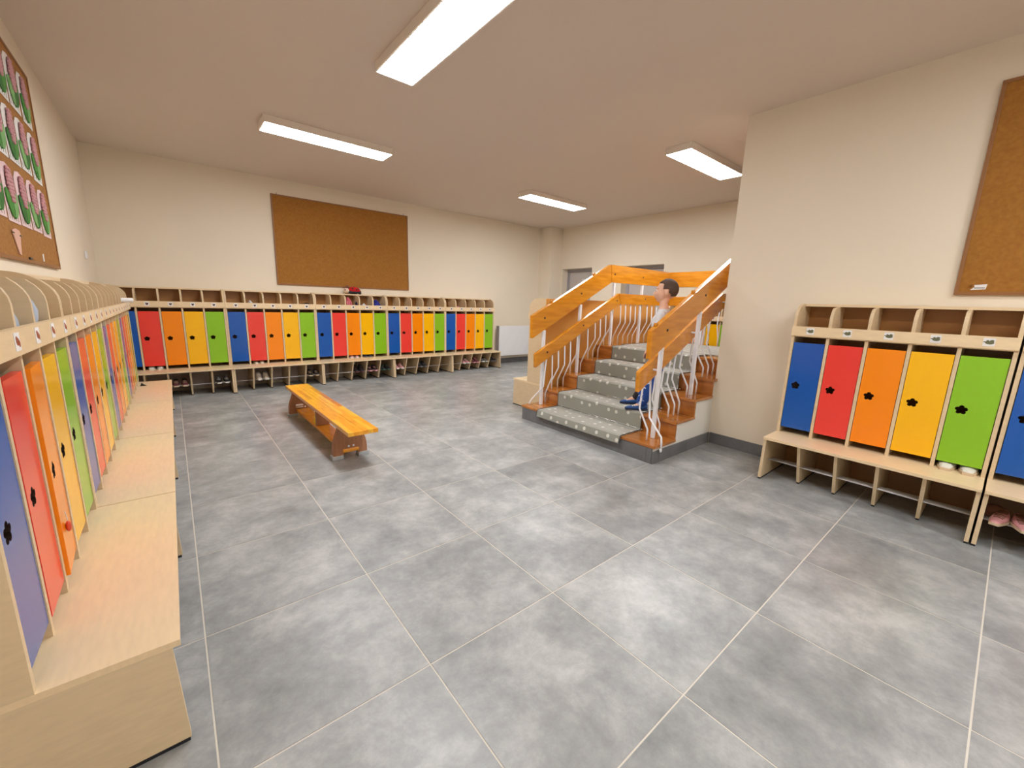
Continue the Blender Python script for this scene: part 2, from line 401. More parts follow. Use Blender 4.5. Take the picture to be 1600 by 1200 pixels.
# white plaster stepped body
poly = [(X0+.02, 0), (X0+.02, RI-.026)]
for k in range(1, 5):
    poly += [(nx(k)+.035, (k)*RI-.026), (nx(k)+.035, (k+1)*RI-.026)]
poly += [(LX, 5*RI-.026), (LX, 0)]
S(MB().prism(poly, 'y', YR, YLs), 'plaster_core', M['plaster'])
S(MB().box(3.49, -2.5, 0, LX, YR-.001, 5*RI-.026), 'plaster_core', M['plaster'])
for k in range(5):
    z = (k+1)*RI; xe = nx(k+1)+.034 if k < 4 else LX+.01
    tb = MB().box(nx(k), YR-.022 if k < 3 else YR+.001, z-.025, xe, YLs+.008, z)
    if k == 3: tb.box(nx(k), YR-.022, z-.025, XW-.004, YR+.0008, z)
    S(tb, 'tread', M['stairwood'], bevel=.004 if k != 3 else 0)
    if k: S(MB().box(nx(k)+.016, YR-.016 if k < 4 else YR+.001, z-RI+.0005, nx(k)+.034, YLs+.003, z-.0255), 'riser', M['stairwood'], bevel=.001)
S(MB().box(3.49, -2.5, 5*RI-.025, LX+.01, YR-.023, 5*RI), 'tread', M['stairwood'])
# tiled plinth
jy = [YR+.001, YR+.05, -.565, .035, YLs]
for a, b in zip(jy[:-1], jy[1:]):
    S(MB().box(X0+.004, a+.001, 0, X0+.018, b-.001, RI-.027), 'plinth_tile', M['skirting'])
jx = [X0+.005, X0+.1, 2.80, 3.212]
for a, b in zip(jx[:-1], jx[1:]):
    S(MB().box(a+.001, YR-.012, 0, b-.001, YR-.001, .1), 'plinth_tile', M['skirting'])

# carpet runner with white dots
def carpet_mat():
    m = D.materials.new('grey_dotted_carpet'); m.use_nodes = True; nt = m.node_tree; b = nt.nodes['Principled BSDF']
    uv = nt.nodes.new('ShaderNodeUVMap'); v = nt.nodes.new('ShaderNodeTexVoronoi'); v.inputs['Scale'].default_value = 8.6; v.inputs['Randomness'].default_value = .42
    v.voronoi_dimensions = '2D'
    nt.links.new(uv.outputs[0], v.inputs['Vector'])
    r = nt.nodes.new('ShaderNodeValToRGB'); r.color_ramp.elements[0].position = .125; r.color_ramp.elements[1].position = .15
    r.color_ramp.elements[0].color = rgb(232,230,220); r.color_ramp.elements[1].color = rgb(160,160,148)
    nt.links.new(v.outputs['Distance'], r.inputs[0])
    n = nt.nodes.new('ShaderNodeTexNoise'); n.inputs['Scale'].default_value = 260; nt.links.new(uv.outputs[0], n.inputs['Vector'])
    mx = nt.nodes.new('ShaderNodeMix'); mx.data_type = 'RGBA'; mx.blend_type = 'MULTIPLY'; mx.inputs[0].default_value = .35
    nt.links.new(r.outputs[0], mx.inputs[6]); nt.links.new(n.outputs['Color'], mx.inputs[7]); nt.links.new(mx.outputs[2], b.inputs['Base Color'])
    b.inputs['Roughness'].default_value = .95; b.inputs['Sheen Weight'].default_value = .6
    bp = nt.nodes.new('ShaderNodeBump'); bp.inputs['Strength'].default_value = .4; bp.inputs['Distance'].default_value = .003
    nt.links.new(n.outputs['Fac'], bp.inputs['Height']); nt.links.new(bp.outputs[0], b.inputs['Normal'])
    return m
M['carpet'] = carpet_mat()
M['binding'] = mat('dark_carpet_edging', rgb(78,74,72), .8)
def carpet(path, y0, y1, label, th=.007):
    """path = list of (x,z) of the underside going up"""
    n = len(path); off = []
    for i in range(n):
        a = Vector(path[max(i-1, 0)]); b = Vector(path[min(i+1, n-1)]); p = Vector(path[i])
        d1 = (p-a).normalized() if i else (b-p).normalized(); d2 = (b-p).normalized() if i < n-1 else d1
        n1 = Vector((-d1.y, d1.x)); n2 = Vector((-d2.y, d2.x)); nn = (n1+n2).normalized()
        off.append(p + nn*th/max(.5, nn.dot(n1)))
    vs = []; fs = []
    for y in (y0, y1):
        vs += [(p[0], y, p[1]) for p in path] + [(p[0], y, p[1]) for p in off]
    for i in range(n-1):
        fs += [(n+i, n+i+1, 3*n+i+1, 3*n+i), (i, i+1, 2*n+i+1, 2*n+i), (i, i+1, n+i+1, n+i), (2*n+i, 2*n+i+1, 3*n+i+1, 3*n+i)]
    fs += [(0, n, 3*n, 2*n), (n-1, 2*n-1, 4*n-1, 3*n-1)]
    me = MB().add(vs, fs).mesh('carpet_pile', M['carpet'])
    L = [0]
    for i in range(1, n): L.append(L[-1]+(Vector(path[i])-Vector(path[i-1])).length)
    uvl = me.uv_layers.new(name='UVMap')
    for lp in me.loops:
        vi = lp.vertex_index % (2*n) % n; uvl.data[lp.index].uv = (L[vi], me.vertices[lp.vertex_index].co.y)
    r = thing('stair_carpet', label, 'carpet', (path[0][0], y0, path[0][1]))
    o = put('carpet_pile', me, r); o.location = -Vector(r.location)
    for y in (y0, y1):
        b = MB().tube([(p[0], y, p[1]+.0015) for p in off], .0035, 6).build('edging', M['binding'], r); b.location = -Vector(r.location)
    return r
p = [(X0-.022, RI-.062), (X0-.016, RI-.03), (X0-.008, RI-.004), (X0+.012, RI+.001)]
for k in range(1, 5):
    p += [(nx(k)+.008, k*RI+.001), (nx(k)-.003, k*RI+.012), (nx(k)-.004, (k+1)*RI-.008), (nx(k)+.006, (k+1)*RI+.001)]
p += [(3.66, 5*RI+.001)]
runner = carpet(p, -.92, .105, 'grey stair runner with white polka dots laid down the middle of the steps')
landing_rug = carpet([(3.68, 5*RI+.001), (4.74, 5*RI+.001)], -2.4, .16, 'wide dotted grey carpet covering the landing above the steps')
for k in range(1, 5):
    o = MB().tube([(nx(k)-.009, -.94, k*RI+.014), (nx(k)-.009, .125, k*RI+.014)], .0035, 6).build('stair_rod', M['chrome'], runner, True); o.location = -Vector(runner.location)

# ---------------------------------------------------------------- railings
def bar(r, name, pts_top, pts_bot, y0, y1, m=None, bevel=.006):
    poly = list(pts_top)+list(reversed(pts_bot))
    mb = MB().prism(poly, 'y', y0, y1)
    # clean quads instead of triangles on the long faces are not needed; bevel rounds the arrises
    mb.v = [(v[0]-r.location.x, v[1]-r.location.y, v[2]-r.location.z) for v in mb.v]
    return mb.build(name, m or M['varnish'], r, bevel=bevel)
def loc_(mb, r):
    mb.v = [(v[0]-r.location.x, v[1]-r.location.y, v[2]-r.location.z) for v in mb.v]; return mb
def railing(side, label):
    s = 1 if side == 'L' else -1
    py = .27 if side == 'L' else -1.115       # post line
    r = thing('stair_railing', label, 'railing', (2.44, py, RI), 0, 'stair railings')
    ui, uo = (py-.005, py+.043) if side == 'L' else (py-.04, py+.008)
    up0, up1 = sorted((ui, uo))
    if side == 'L':
        up0, up1 = .265, .31; lo0, lo1 = .205, .243
        u = dict(x0=2.28, t0=1.108, b0=.875, x1=3.50, t1=1.71, x1b=3.53, b1=1.507, xe=4.80)
        l = dict(x0=2.285, t0=.722, b0=.576, x1=3.615, t1=1.382, x1b=3.65, b1=1.255, xe=4.76)
    else:
        up0, up1 = -1.135, -1.09; lo0, lo1 = -1.045, -1.007
        u = dict(x0=2.245, t0=1.052, b0=.83, x1=3.52, t1=1.71, x1b=3.55, b1=1.505, xe=4.3)
        l = dict(x0=2.265, t0=.715, b0=.553, x1=3.55, t1=1.382, x1b=3.58, b1=1.235, xe=4.3)
    for q, a, b, nm in ((u, up0, up1, 'handrail_board'), (l, lo0, lo1, 'lower_rail_board')):
        sl = (q['t1']-q['t0'])/(q['x1']-q['x0'])
        bar(r, nm, [(q['x0'], q['t0']), (q['x1'], q['t1'])], [(q['x0']+.008, q['b0']), (q['x1b'], q['b1'])], a, b)
        bar(r, nm, [(q['x1']+.001, q['t1']), (q['xe'], q['t1'])], [(q['x1b']+.001, q['b1']), (q['xe'], q['b1'])], a, b)
    def utop(x): return u['t0']+(u['t1']-u['t0'])*min(1, (x-u['x0'])/(u['x1']-u['x0']))
    def ubot(x): return u['b0']+(u['b1']-u['b0'])*min(1, (x-u['x0'])/(u['x1b']-u['x0']))
    def lbot(x): return l['b0']+(l['b1']-l['b0'])*min(1, (x-l['x0'])/(l['x1b']-l['x0']))
    def fz(x):
        k = 0
        for i in range(5):
            if x >= nx(i): k = i+1
        return k*RI
    ym = (up0+up1)/2
    out = s
    posts = [2.45, 3.0, 3.58, 4.17] + ([4.70] if side == 'L' else [])
    if side == 'R': posts = [2.455, 3.02, 3.56, 4.2]
    for x in posts:
        px = .015; pyc = py if side == 'L' else -1.10
        # post stands on the tread and is let into the underside of the handrail board
        po = MB().box(x-px, pyc-px, fz(x), x+px, pyc+px, ubot(x)-.004 if side=='L' else ubot(x)+.02)
        loc_(po, r).build('post', M['white_metal'], r, bevel=.003)
        if side == 'L':
            br = MB().tube([(x, lo1, (lbot(x)+.075)), (x, pyc-px, lbot(x)+.075)], .008, 8)
        else:
            br = MB().tube([(x, lo1-.038, (lbot(x)+.075)), (x, pyc+px, lbot(x)+.075)], .008, 8)
        loc_(br, r).build('bracket', M['white_metal'], r)
        for (zz, yy, dd) in ((utop(x)-.105, up0 if side == 'L' else up0, -1),):
            bt = MB().tube([(x, yy+.002, zz), (x, yy-.004, zz)], .0105, 10)
            loc_(bt, r).build('bolt', M['dark'], r)
        bt = MB().tube([(x, lo0+.002, lbot(x)+.075), (x, lo0-.004, lbot(x)+.075)], .0095, 10) if side == 'L' else MB().tube([(x, lo1-.002, lbot(x)+.075), (x, lo1+.004, lbot(x)+.075)], .0095, 10)
        loc_(bt, r).build('bolt', M['dark'], r)
    for x in ((2.56, 3.22) if side == 'L' else (2.32, 2.84)):
        kn = MB().box(x-.014, ym-.014, utop(x)-.004, x+.014, ym+.014, utop(x)+.022)
        loc_(kn, r).build('anti_slide_knob', M['varnish'], r, bevel=.005)
    # bent balusters
    if side == 'L': bx = [2.545, 2.635, 2.73, 2.82, 2.925, 3.10, 3.22, 3.31, 3.405, 3.50, 3.68, 3.78, 3.885, 3.99, 4.09, 4.25, 4.36, 4.47, 4.58]
    else: bx = [2.36, 2.54, 2.66, 2.75, 2.83, 2.94, 3.11, 3.2, 3.3, 3.4]
    yt = (lo0+lo1)/2
    yf = yt+s*.076
    for x in bx:
        zf = fz(x); zt = lbot(x)+.012; h = zt-zf
        if zf == 0: continue
        pts = [(x, yt, zt), (x, yt-s*.006, zt-.15*h), (x, yt-s*.014, zf+.57*h), (x, yt-s*.014, zf+.54*h), (x, yf, zf+.20*h), (x, yf+s*.002, zf+.17*h), (x, yf, zf)]
        loc_(MB().tube(pts, .0075, 8), r).build('baluster', M['white_metal'], r, True)
    # first baluster of the flight bows outwards past the step edge and is clamped to its side
    ye = .33 if side == 'L' else YR-.034
    x = 2.43
    zt = lbot(x)+.01
    pts = [(x+.03, yt, zt), (x+.028, yt+s*.01, zt-.12), (x, py-s*.05, RI+.21), (x-.02, py-s*.035, RI+.18), (x-.075, ye-s*.015, RI+.06), (x-.09, ye, RI+.02), (x-.09, ye, RI-.035 if side == 'R' else RI)]
    loc_(MB().tube(pts, .0085, 8), r).build('baluster', M['white_metal'], r, True)
    if side == 'R': loc_(MB().sph((x-.09, ye, RI-.04), (.013, .011, .02), 10, 6), r).build('clamp', M['white_metal'], r, True)
    return r
railL = railing('L', 'left stair railing, two varnished boards on white posts, turning along the landing')
railR = railing('R', 'right stair railing, two varnished boards on white posts, beside the white wall')
# cross railing at the end of the landing
cr = thing('stair_railing', 'varnished railing across the far end of the landing, behind the boy', 'railing', (4.83, -.5, 5*RI), 0, 'stair railings')
loc_(MB().box(4.802, -2.4, 1.507, 4.847, .312, 1.71), cr).build('handrail_board', M['varnish_y'], cr, bevel=.006)
loc_(MB().box(4.762, -2.4, 1.255, 4.80, .245, 1.382), cr).build('lower_rail_board', M['varnish_y'], cr, bevel=.006)
for y in (-.25, -.9, -1.6, -2.3):
    loc_(MB().box(4.806, y-.015, 5*RI, 4.836, y+.015, 1.503), cr).build('post', M['white_metal'], cr, bevel=.003)
y = .12
while y > -2.3:
    zf, zt = 5*RI, 1.267; h = zt-zf
    pts = [(4.78, y, zt), (4.775, y, zt-.15*h), (4.76, y, zf+.56*h), (4.76, y, zf+.53*h), (4.82, y, zf+.2*h), (4.822, y, zf+.17*h), (4.82, y, zf)]
    loc_(MB().tube(pts, .0075, 8), cr).build('baluster', M['white_metal'], cr, True); y -= .12

# ---------------------------------------------------------------- low gymnastics bench
gb = thing('low_bench', 'low varnished wooden gym bench standing alone on the tiled floor', 'bench', (.40, .95, 0), R(.5))
def plank(x0, x1, y0, y1, z0, z1, name, m, bevel=.006): return MB().box(x0, y0, z0, x1, y1, z1).build(name, m, gb, bevel=bevel)
tints = [M['benchtop'], mat('amber_stave', rgb(250,172,40), .3, var=.25, vscale=5, stretch=(9,1.4,6), coat=.3, col2=rgb(232,150,28)),
         mat('dark_amber_stave', rgb(226,138,34), .3, var=.35, vscale=5, stretch=(9,1.4,6), coat=.3, col2=rgb(192,104,22)), mat('golden_stave', rgb(255,192,58), .3, var=.2, vscale=5, stretch=(9,1.4,6), coat=.3)]
rs = random.Random(11); rowsx = [-.108, -.070, -.035, -.0008, .0008, .036, .072, .108]
for i in range(7):
    if i == 3: continue
    y = -.985; first = True
    while y < .985:
        ln = rs.uniform(.22, .62); y2 = min(.985, y+ln)
        if .985-y2 < .12: y2 = .985
        MB().box(rowsx[i]+.0002, y+.0002, .268, rowsx[i+1]-.0002, y2-.0002, .296-rs.uniform(0, .0003)).build('stave', tints[rs.randrange(4)], gb); y = y2
legh = [(.084, .267), (.086, .235), (.096, .205), (.110, .17), (.121, .135), (.127, .10), (.130, .03), (.055, .03), (.050, .052)]
legp = [(-a, b) for a, b in legh] + [(a, b) for a, b in reversed(legh)]
for y in (-.66, .80):
    lg = MB().prism(legp, 'y', y-.03, y+.03).build('leg_panel', M['benchleg'], gb, bevel=.004)
    for sx in (-1, 1):
        x0, x1 = sorted((sx*.058, sx*.142)); MB().box(x0, y-.036, 0, x1, y+.036, .032).build('rubber_foot', M['rubber'], gb, bevel=.004)
    for x in (-.016, .02):
        MB().tube([(x, y-.0295, .098), (x, y-.034, .098)], .0075, 10).build('screw', M['chrome'], gb)
plank(-.062, .062, -.70, .84, .050, .078, 'lower_board', M['benchtop'])
MB().box(-.055, .04, .0785, .055, .085, .2675).build('middle_support', M['benchleg'], gb, bevel=.003)
plank(-.045, .045, .86, .95, .238, .2675, 'hook_block', M['benchleg'], .003)
MB().box(-.07, .752, .115, .0, .769, .135).box(-.07, .755, .095, .0, .769, .107).build('bracket', M['chrome'], gb)

# ---------------------------------------------------------------- radiator
rd = thing('radiator', 'white panel radiator on the back wall beside the last locker', 'radiator', (4.86, 3.66, .17))
MB().box(-.42, -.03, .0, .42, -.012, .60).build('front_panel', M['radiator'], rd, bevel=.004)
gr = MB()
for i in range(26):
    x = -.40+i*.032; gr.box(x, -.034, .03, x+.018, -.0302, .565)
gr.build('rib', M['radiator'], rd)
MB().box(-.42, .03, .0, .42, .045, .60).build('rear_panel', M['radiator'], rd)
MB().box(-.42, -.0118, .583, .42, .0298, .60).build('top_grille', M['radiator'], rd)
for x in (-.425, .418): MB().box(x, -.034, .0, x+.007, .048, .605).build('side_cover', M['doorframe'] if x < 0 else M['radiator'], rd)
MB().box(-.35, .0455, .1, -.31, .112, .5).box(.31, .0455, .1, .35, .112, .5).build('wall_bracket', M['radiator'], rd)
# pipe box below the radiator
MB().box(4.36, 3.72, .112, 5.58, 3.774, .16).build('trim_2', M['wall'])['kind'] = 'structure'

# ---------------------------------------------------------------- cork boards
def board(name, label, loc, rz, w, h, cm, parts=None):
    r = thing(name, label, 'pinboard', loc, rz)
    MB().box(.012, -.012, .012, w-.012, 0, h-.012).build('cork_sheet', cm, r)
    q = .018
    for a in ((0, -.017, 0, w, 0, q), (0, -.017, h-q, w, 0, h)): MB().box(*a).build('frame_strip', M['boardframe'], r, bevel=.002)
    for a in ((0, -.017, q, q, 0, h-q), (w-q, -.017, q, w, 0, h-q)): MB().box(*a).build('frame_strip', M['boardframe'], r, bevel=.002)
    return r
bb = board('cork_board', 'empty brown cork board on the back wall above the lockers', (.608, YB-.002, 1.385), 0, 1.975, 1.195, M['cork_dark'])
for x in (.07, 1.9): MB().tube([(x, -.018, 1.195), (x, -.018, 1.215)], .005).build('hanger', M['chrome'], bb)
MB().box(.04, -.0135, .02, .42, -.0121, .035).build('tape_strip', M['cork'], bb)
lb = board('cork_board', 'cork board on the left wall covered with flower crafts', (XL+.002, -.43, 1.37), R(90), 1.985, 1.235, M['cork'])
rb = board('cork_board', 'cork board on the right wall, cut off by the photo edge', (XW-.002, -2.60, 1.362), R(-90), 1.98, 1.19, M['cork_dark'])
# torn label on the right board
lab = thing('paper_label', 'torn white paper label with a line of print on the right cork board', 'label', (XW-.0145, -2.665, 1.392), R(-90))
MB().prism([(0, 0), (.062, .004), (.066, .034), (.012, .030), (.016, .018)], 'y', -.0012, 0).build('paper_piece', M['paper'], lab)
pr_ = MB()
for i in range(7): pr_.box(.016+i*.0062, -.0018, .009, .0205+i*.0062, -.0013, .015)
pr_.build('print', colmat('grey_print', 110,106,104), lab)
tag(MB().sph((0,0,0), (.010, .004, .009), 8, 6).build('dried_leaf', colmat('brown_scrap', 128,84,30), loc=(XW-.0185, -2.668, 1.418)), 'small brown scrap stuck on the corner of the torn label', 'scrap')

# flower crafts on the left board
pink = colmat('pink_crepe', 206,152,156, rough=.9); pink2 = colmat('pale_pink_paper', 238,210,212, rough=.9)
greens = [colmat('leaf_green', 62,140,44, rough=.6), colmat('pale_leaf_green', 122,178,104, rough=.6), colmat('deep_leaf_green', 38,112,36, rough=.6)]
ink = colmat('pencil_line', 120,128,96)
rows = [('top', 2.243), ('middle', 1.905), ('bottom', 1.565)]
cols = [1.195, .935, .68, .43, .18, -.07]
cn = ['rightmost', 'second from the right', 'third from the right', 'fourth from the right', 'fifth from the right', 'sixth from the right']
def craft(rowname, z, y, colname, k):
    r = thing('flower_craft', 'pink hyacinth craft with green leaves, %s row of left board, %s' % (rowname, colname), 'artwork', (XL+.0155, y, z), R(90), 'hyacinth crafts on the left board')
    wd = .225; hh = .297; rnd = random.Random(k)
    MB().prism([(0, 0), (wd, 0), (wd, hh-.05), (wd-.04, hh-.012), (wd/2, hh), (.04, hh-.012), (0, hh-.05)], 'y', -.0015, 0).build('paper_sheet', pink2 if rowname == 'bottom' else M['paper'], r)
    MB().tube([(wd*.5, -.004, .02), (wd*.5, -.004, .15)], .004, 6).build('stem', greens[2], r)
    fb = MB(); n = 9
    for i in range(n):
        t_ = i/(n-1); wv = .045*(1-.45*abs(t_*2-1)**2)
        for j in range(3):
            fb.sph((wd*.5+(j-1)*wv*.75+rnd.uniform(-.004, .004), -.009, .115+.15*t_+rnd.uniform(-.003, .003)), (wv*.52, .007, .012), 7, 5)
    fb.build('crepe_blossom', pink, r, True)
    for s_, gm in ((-1, greens[(k) % 3]), (1, greens[(k+1) % 3])):
        pts = []
        for i in range(14):
            a = 2*PI*i/14; lx = .040*math.cos(a); lz = .080*math.sin(a)*(1+.15*math.sin(a))
            c, sn = math.cos(s_*.62), math.sin(s_*.62)
            pts.append((wd*.5+s_*.042+c*lx+sn*lz, .085-sn*lx*1+c*lz))
        MB().prism(pts, 'y', -.0075, -.004 if s_ < 0 else -.0045).build('leaf', gm, r)
    sb = MB()
    for i in range(5): sb.box(.02+i*.04, -.0022, .012, .026+i*.04, -.0016, .045+rnd.uniform(0, .02))
    sb.build('scribble', ink, r)
k = 0
for rn, z in rows:
    for ci, y in enumerate(cols):
        craft(rn, z + (.004*((ci*7+k) % 3)), y + (.015 if rn != 'bottom' else 0)*(1 if ci == 0 else .4), cn[ci], k); k += 1
cone = thing('paper_cone', 'pink paper cone pinned below the crafts on the left board', 'craft', (XL+.0155, .50, 1.405), R(90))
MB().prism([(0, 0), (.03, -.004), (.085, .112), (.07, .125), (.0, .128), (-.07, .115)], 'y', -.004, 0).build('cone_paper', colmat('pink_card', 226,180,160), cone)
MB().box(-.075, -.006, .10, -.04, -.0042, .106).box(.06, -.006, .095, .10, -.0042, .101).build('pin_strip', M['dark'], cone)
tag(MB().box(-.03, -.006, -.006, .03, 0, .006).build('clip', M['dark'], loc=(XL+.0155, .72, 1.395)), 'small dark clip at the bottom of the left cork board', 'clip').rotation_euler = (0, 0, R(90))
tag(MB().prism([(0, 0), (.03, .004), (.034, .05), (.006, .046)], 'y', -.002, 0).build('paper_scrap', M['paper'], loc=(XL+.0155, 1.04, 1.395)), 'torn white paper scrap at the bottom right of the left cork board', 'scrap').rotation_euler = (0, 0, R(90))
# light switch
sw = tag(MB().box(-.04, -.012, -.04, .04, 0, .04).build('light_switch', M['paper'], loc=(XL+.001, 3.06, 1.57), bevel=.003), 'white light switch on the left wall near the corner', 'switch'); sw.rotation_euler = (0, 0, R(90))
MB().box(-.025, -.016, -.025, .025, -.0122, .025).build('rocker', M['paper'], sw, bevel=.002)

# ---------------------------------------------------------------- shoes
def shoe_parts(kind, up, so, ac):
    """shoe pointing to -Y, length .19, sole on z=0"""
    L = .19; st = 10; out = []
    def wdt(t): return .030*(1+.18*math.sin(PI*min(1, t*1.2))) * (math.sin(PI*(.07+.86*t)))**.35
    hs = {'trainer': .072, 'boot': .10, 'slipper': .055}[kind]
    def hgt(t):  # t 0 heel .. 1 toe
        return hs if t < .35 else hs-(hs-.034)*min(1, (t-.35)/.40)**.8 if t < .8 else .034-.012*(t-.8)/.2
    def loft(h0, f, grow, nseg=12):
        mb = MB(); vs = []; fs = []
        for i in range(st+1):
            t_ = i/st; w_ = wdt(t_)*grow; y = L/2-L*t_
            for k in range(nseg):
                a = PI*k/(nseg-1); vs.append((-w_*math.cos(a), y, h0+(f(t_)-h0)*math.sin(a)**.7))
        for i in range(st):
            for k in range(nseg-1): a = i*nseg+k; fs.append((a, a+1, a+nseg+1, a+nseg))
            fs.append((i*nseg, (i+1)*nseg, (i+1)*nseg+nseg-1, i*nseg+nseg-1))
        fs += [tuple(range(nseg)), tuple(st*nseg+k for k in range(nseg))]
        return mb.add(vs, fs)
    out.append(('upper', loft(.014, hgt, 1).mesh('upper', up, True)))
    sole = MB(); outl = [(wdt(i/st)*1.1, L/2+.004-(L+.008)*i/st) for i in range(st+1)]
    poly = outl+[(-a, b) for a, b in reversed(outl)]
    out.append(('sole', sole.prism(poly, 'z', 0, .0155).mesh('sole', so)))
    ov = [(.021*math.cos(2*PI*i/12), L*.22+.032*math.sin(2*PI*i/12)) for i in range(12)]
    zt = hs
    out.append(('opening', MB().prism(ov, 'z', zt-.014, zt+.002).mesh('opening', ac)))
    lc = MB()
    for i in range(3):
        t_ = .5+.09*i; y = L/2-L*t_; h = hgt(t_)+.001; w_ = wdt(t_)*.62
        lc.tube([(-w_, y, h*.86), (0, y-.003, h+.001), (w_, y, h*.86)], .003 if kind != 'slipper' else .005, 5)
    out.append(('lace' if kind != 'slipper' else 'strap', lc.mesh('lace', so if kind != 'slipper' else ac, True)))
    return out
shoe_cache = {}
def shoe(kind, colours, label, group, loc, rz, scale=1):
    key = (kind, colours)
    if key not in shoe_cache: shoe_cache[key] = shoe_parts(kind, *[M[c] for c in colours])
    r = thing('shoe', label, 'shoe', loc, rz, group); r.scale = (scale,)*3
    for n, me in shoe_cache[key]: put(n, me, r)
    return r
for n, c in dict(s_black=(36,34,38), s_white=(226,222,212), s_pink=(226,160,164), s_beige=(190,176,160), s_navy=(40,48,76), s_green=(60,88,72), s_plum=(104,52,62), s_grey=(120,116,118), s_cream=(214,190,160), s_brown=(126,84,66), s_blue=(30,78,140)).items():
    colmat(n, *c)
def local(uk, x, y, z=0):
    r = U[uk]; a = r.rotation_euler.z; x *= r.scale.x
    return (r.location.x+x*math.cos(a)-y*math.sin(a), r.location.y+x*math.sin(a)+y*math.cos(a), z)
def pair(uk, cell, kind, cols, desc, where, scale=1, y=-.39, z=ROD_Z+.0125, twist=0, out=0):
    a = U[uk].rotation_euler.z; g_ = desc+' pair '+where
    for s_, n in ((-1, 'left'), (1, 'right')):
        cx = (cell+.5)*P+.009+s_*.042*scale
        shoe(kind, cols, '%s %s, %s of its pair, %s' % (desc, 'boot' if kind == 'boot' else 'slipper' if kind == 'slipper' else 'shoe', n, where), g_, local(uk, cx, y, z), a+R(twist*s_), scale)
tr = ROD_Z+.019
pair('B0', 2, 'trainer', ('s_plum', 's_cream', 's_black'), 'dark plum', 'below orange door, first back locker')
pair('B0', 4, 'trainer', ('s_black', 's_white', 's_grey'), 'black white-soled', 'below green door, first back locker')
pair('B1', 1, 'boot', ('s_beige', 's_white', 's_grey'), 'pale grey high-top', 'below red door, second back locker', z=ROD_Z+.014)
pair('B1', 4, 'trainer', ('s_black', 's_cream', 's_black'), 'black beige-toed', 'below green door, second back locker')
pair('B2', 2, 'boot', ('s_black', 's_plum', 's_black'), 'black tall', 'below orange door, middle back locker')
pair('B2', 3, 'trainer', ('s_black', 's_pink', 's_black'), 'black pink-soled', 'below yellow door, middle back locker')
pair('B2', 4, 'trainer', ('s_black', 's_green', 's_green'), 'dark green', 'below green door, middle back locker')
pair('B3', 0, 'trainer', ('s_pink', 's_white', 's_pink'), 'pink', 'below blue door, fourth back locker')
pair('B3', 2, 'trainer', ('s_black', 's_grey', 's_black'), 'plain black', 'below orange door, fourth back locker')
pair('B4', 1, 'trainer', ('s_pink', 's_white', 's_white'), 'pale pink', 'below red door, last back locker')
pair('B4', 2, 'trainer', ('s_plum', 's_pink', 's_pink'), 'pink and plum', 'below orange door, last back locker')
pair('B4', 3, 'trainer', ('s_grey', 's_white', 's_black'), 'grey', 'below yellow door, last back locker', .9)
pair('B4', 4, 'trainer', ('s_black', 's_grey', 's_grey'), 'black', 'below green door, last back locker', .9)
pair('B0', 1, 'slipper', ('s_white', 's_white', 's_cream'), 'white', 'inside behind red door, first back locker', .95, y=-.19, z=BZ)
pair('B2', 2, 'slipper', ('s_pink', 's_white', 's_pink'), 'pink', 'inside behind orange door, middle back locker', .95, y=-.19, z=BZ)
pair('B2', 3, 'slipper', ('s_navy', 's_grey', 's_black'), 'navy', 'inside behind yellow door, middle back locker', .9, y=-.19, z=BZ)
pair('B1', 1, 'slipper', ('s_cream', 's_white', 's_pink'), 'cream', 'inside behind red door, second back locker', .8, y=-.19, z=BZ)
pair('R0', 4, 'slipper', ('s_white', 's_cream', 's_grey'), 'white', 'peeping below green door, right wall locker', 1.1, y=-.21, z=BZ)
pair('R1', 0, 'slipper', ('s_pink', 's_cream', 's_brown'), 'pink and brown', 'rack at the right photo edge', .9, y=-.42, z=ROD_Z+.018, twist=12)
c = local('R1', .055, -.33, ROD_Z+.040)
tag(MB().sph((0,0,0), (.045, .05, .04), 12, 8).build('pompom', M['s_brown'], loc=c, smooth=True), 'round brown pompom lying on the rack at the right photo edge', 'pompom')

# ---------------------------------------------------------------- things in the cubbies
CZ_ = 1.068
def lump(name, m, loc, r, label, cat, seed=1, rz=0):
    rnd = random.Random(seed); ph = [rnd.uniform(0, 6) for _ in range(4)]
    def fn(v):
        k = 1+.13*math.sin(4*v.x+ph[0])*math.cos(3*v.y+ph[1])+.10*math.sin(6*v.z+5*v.x+ph[2]); z = v.z*k
        return Vector((v.x*k, v.y*k, max(z, -.62)))
    o = MB().sph((0, 0, .62*r[2]), r, 20, 14, fn=fn).build(name, m, loc=loc, smooth=True); o.rotation_euler = (0, 0, rz)
    return tag(o, label, cat)
colmat('pale_blue_cloth', 178,190,206); colmat('white_cloth', 220,220,224); colmat('royal_cloth', 34,42,150); colmat('pink_cloth', 208,92,108); colmat('navy_cloth', 44,46,84)
lump('folded_cloth', M['pale_blue_cloth'], local('L0', .555, -.205, CZ_), (.06, .055, .085), 'pale blue crumpled cloth above the orange door of the nearest left locker', 'cloth', 1, R(90))
lump('cloth_bundle', M['pale_blue_cloth'], local('L0', .765, -.205, CZ_), (.055, .055, .105), 'blue-grey crumpled cap above the yellow door of the nearest left locker', 'cap', 2, R(90))
lump('cloth_bundle', M['white_cloth'], local('L0', .33, -.2, CZ_), (.055, .05, .06), 'white cloth bundle above the red door of the nearest left locker', 'cloth', 3, R(90))
pb = lump('drawstring_bag', M['pink_cloth'], local('B2', .50, -.16, CZ_), (.065, .075, .095), 'pink drawstring bag in the cubby below the ladybird toy', 'bag', 4)
for i in range(3): MB().tube([(-.03+.03*i, -.05, .02), (-.035+.03*i, -.078, .08), (-.01+.02*i, -.05, .12)], .004, 6).build('drawcord', M['s_pink'], pb, True)
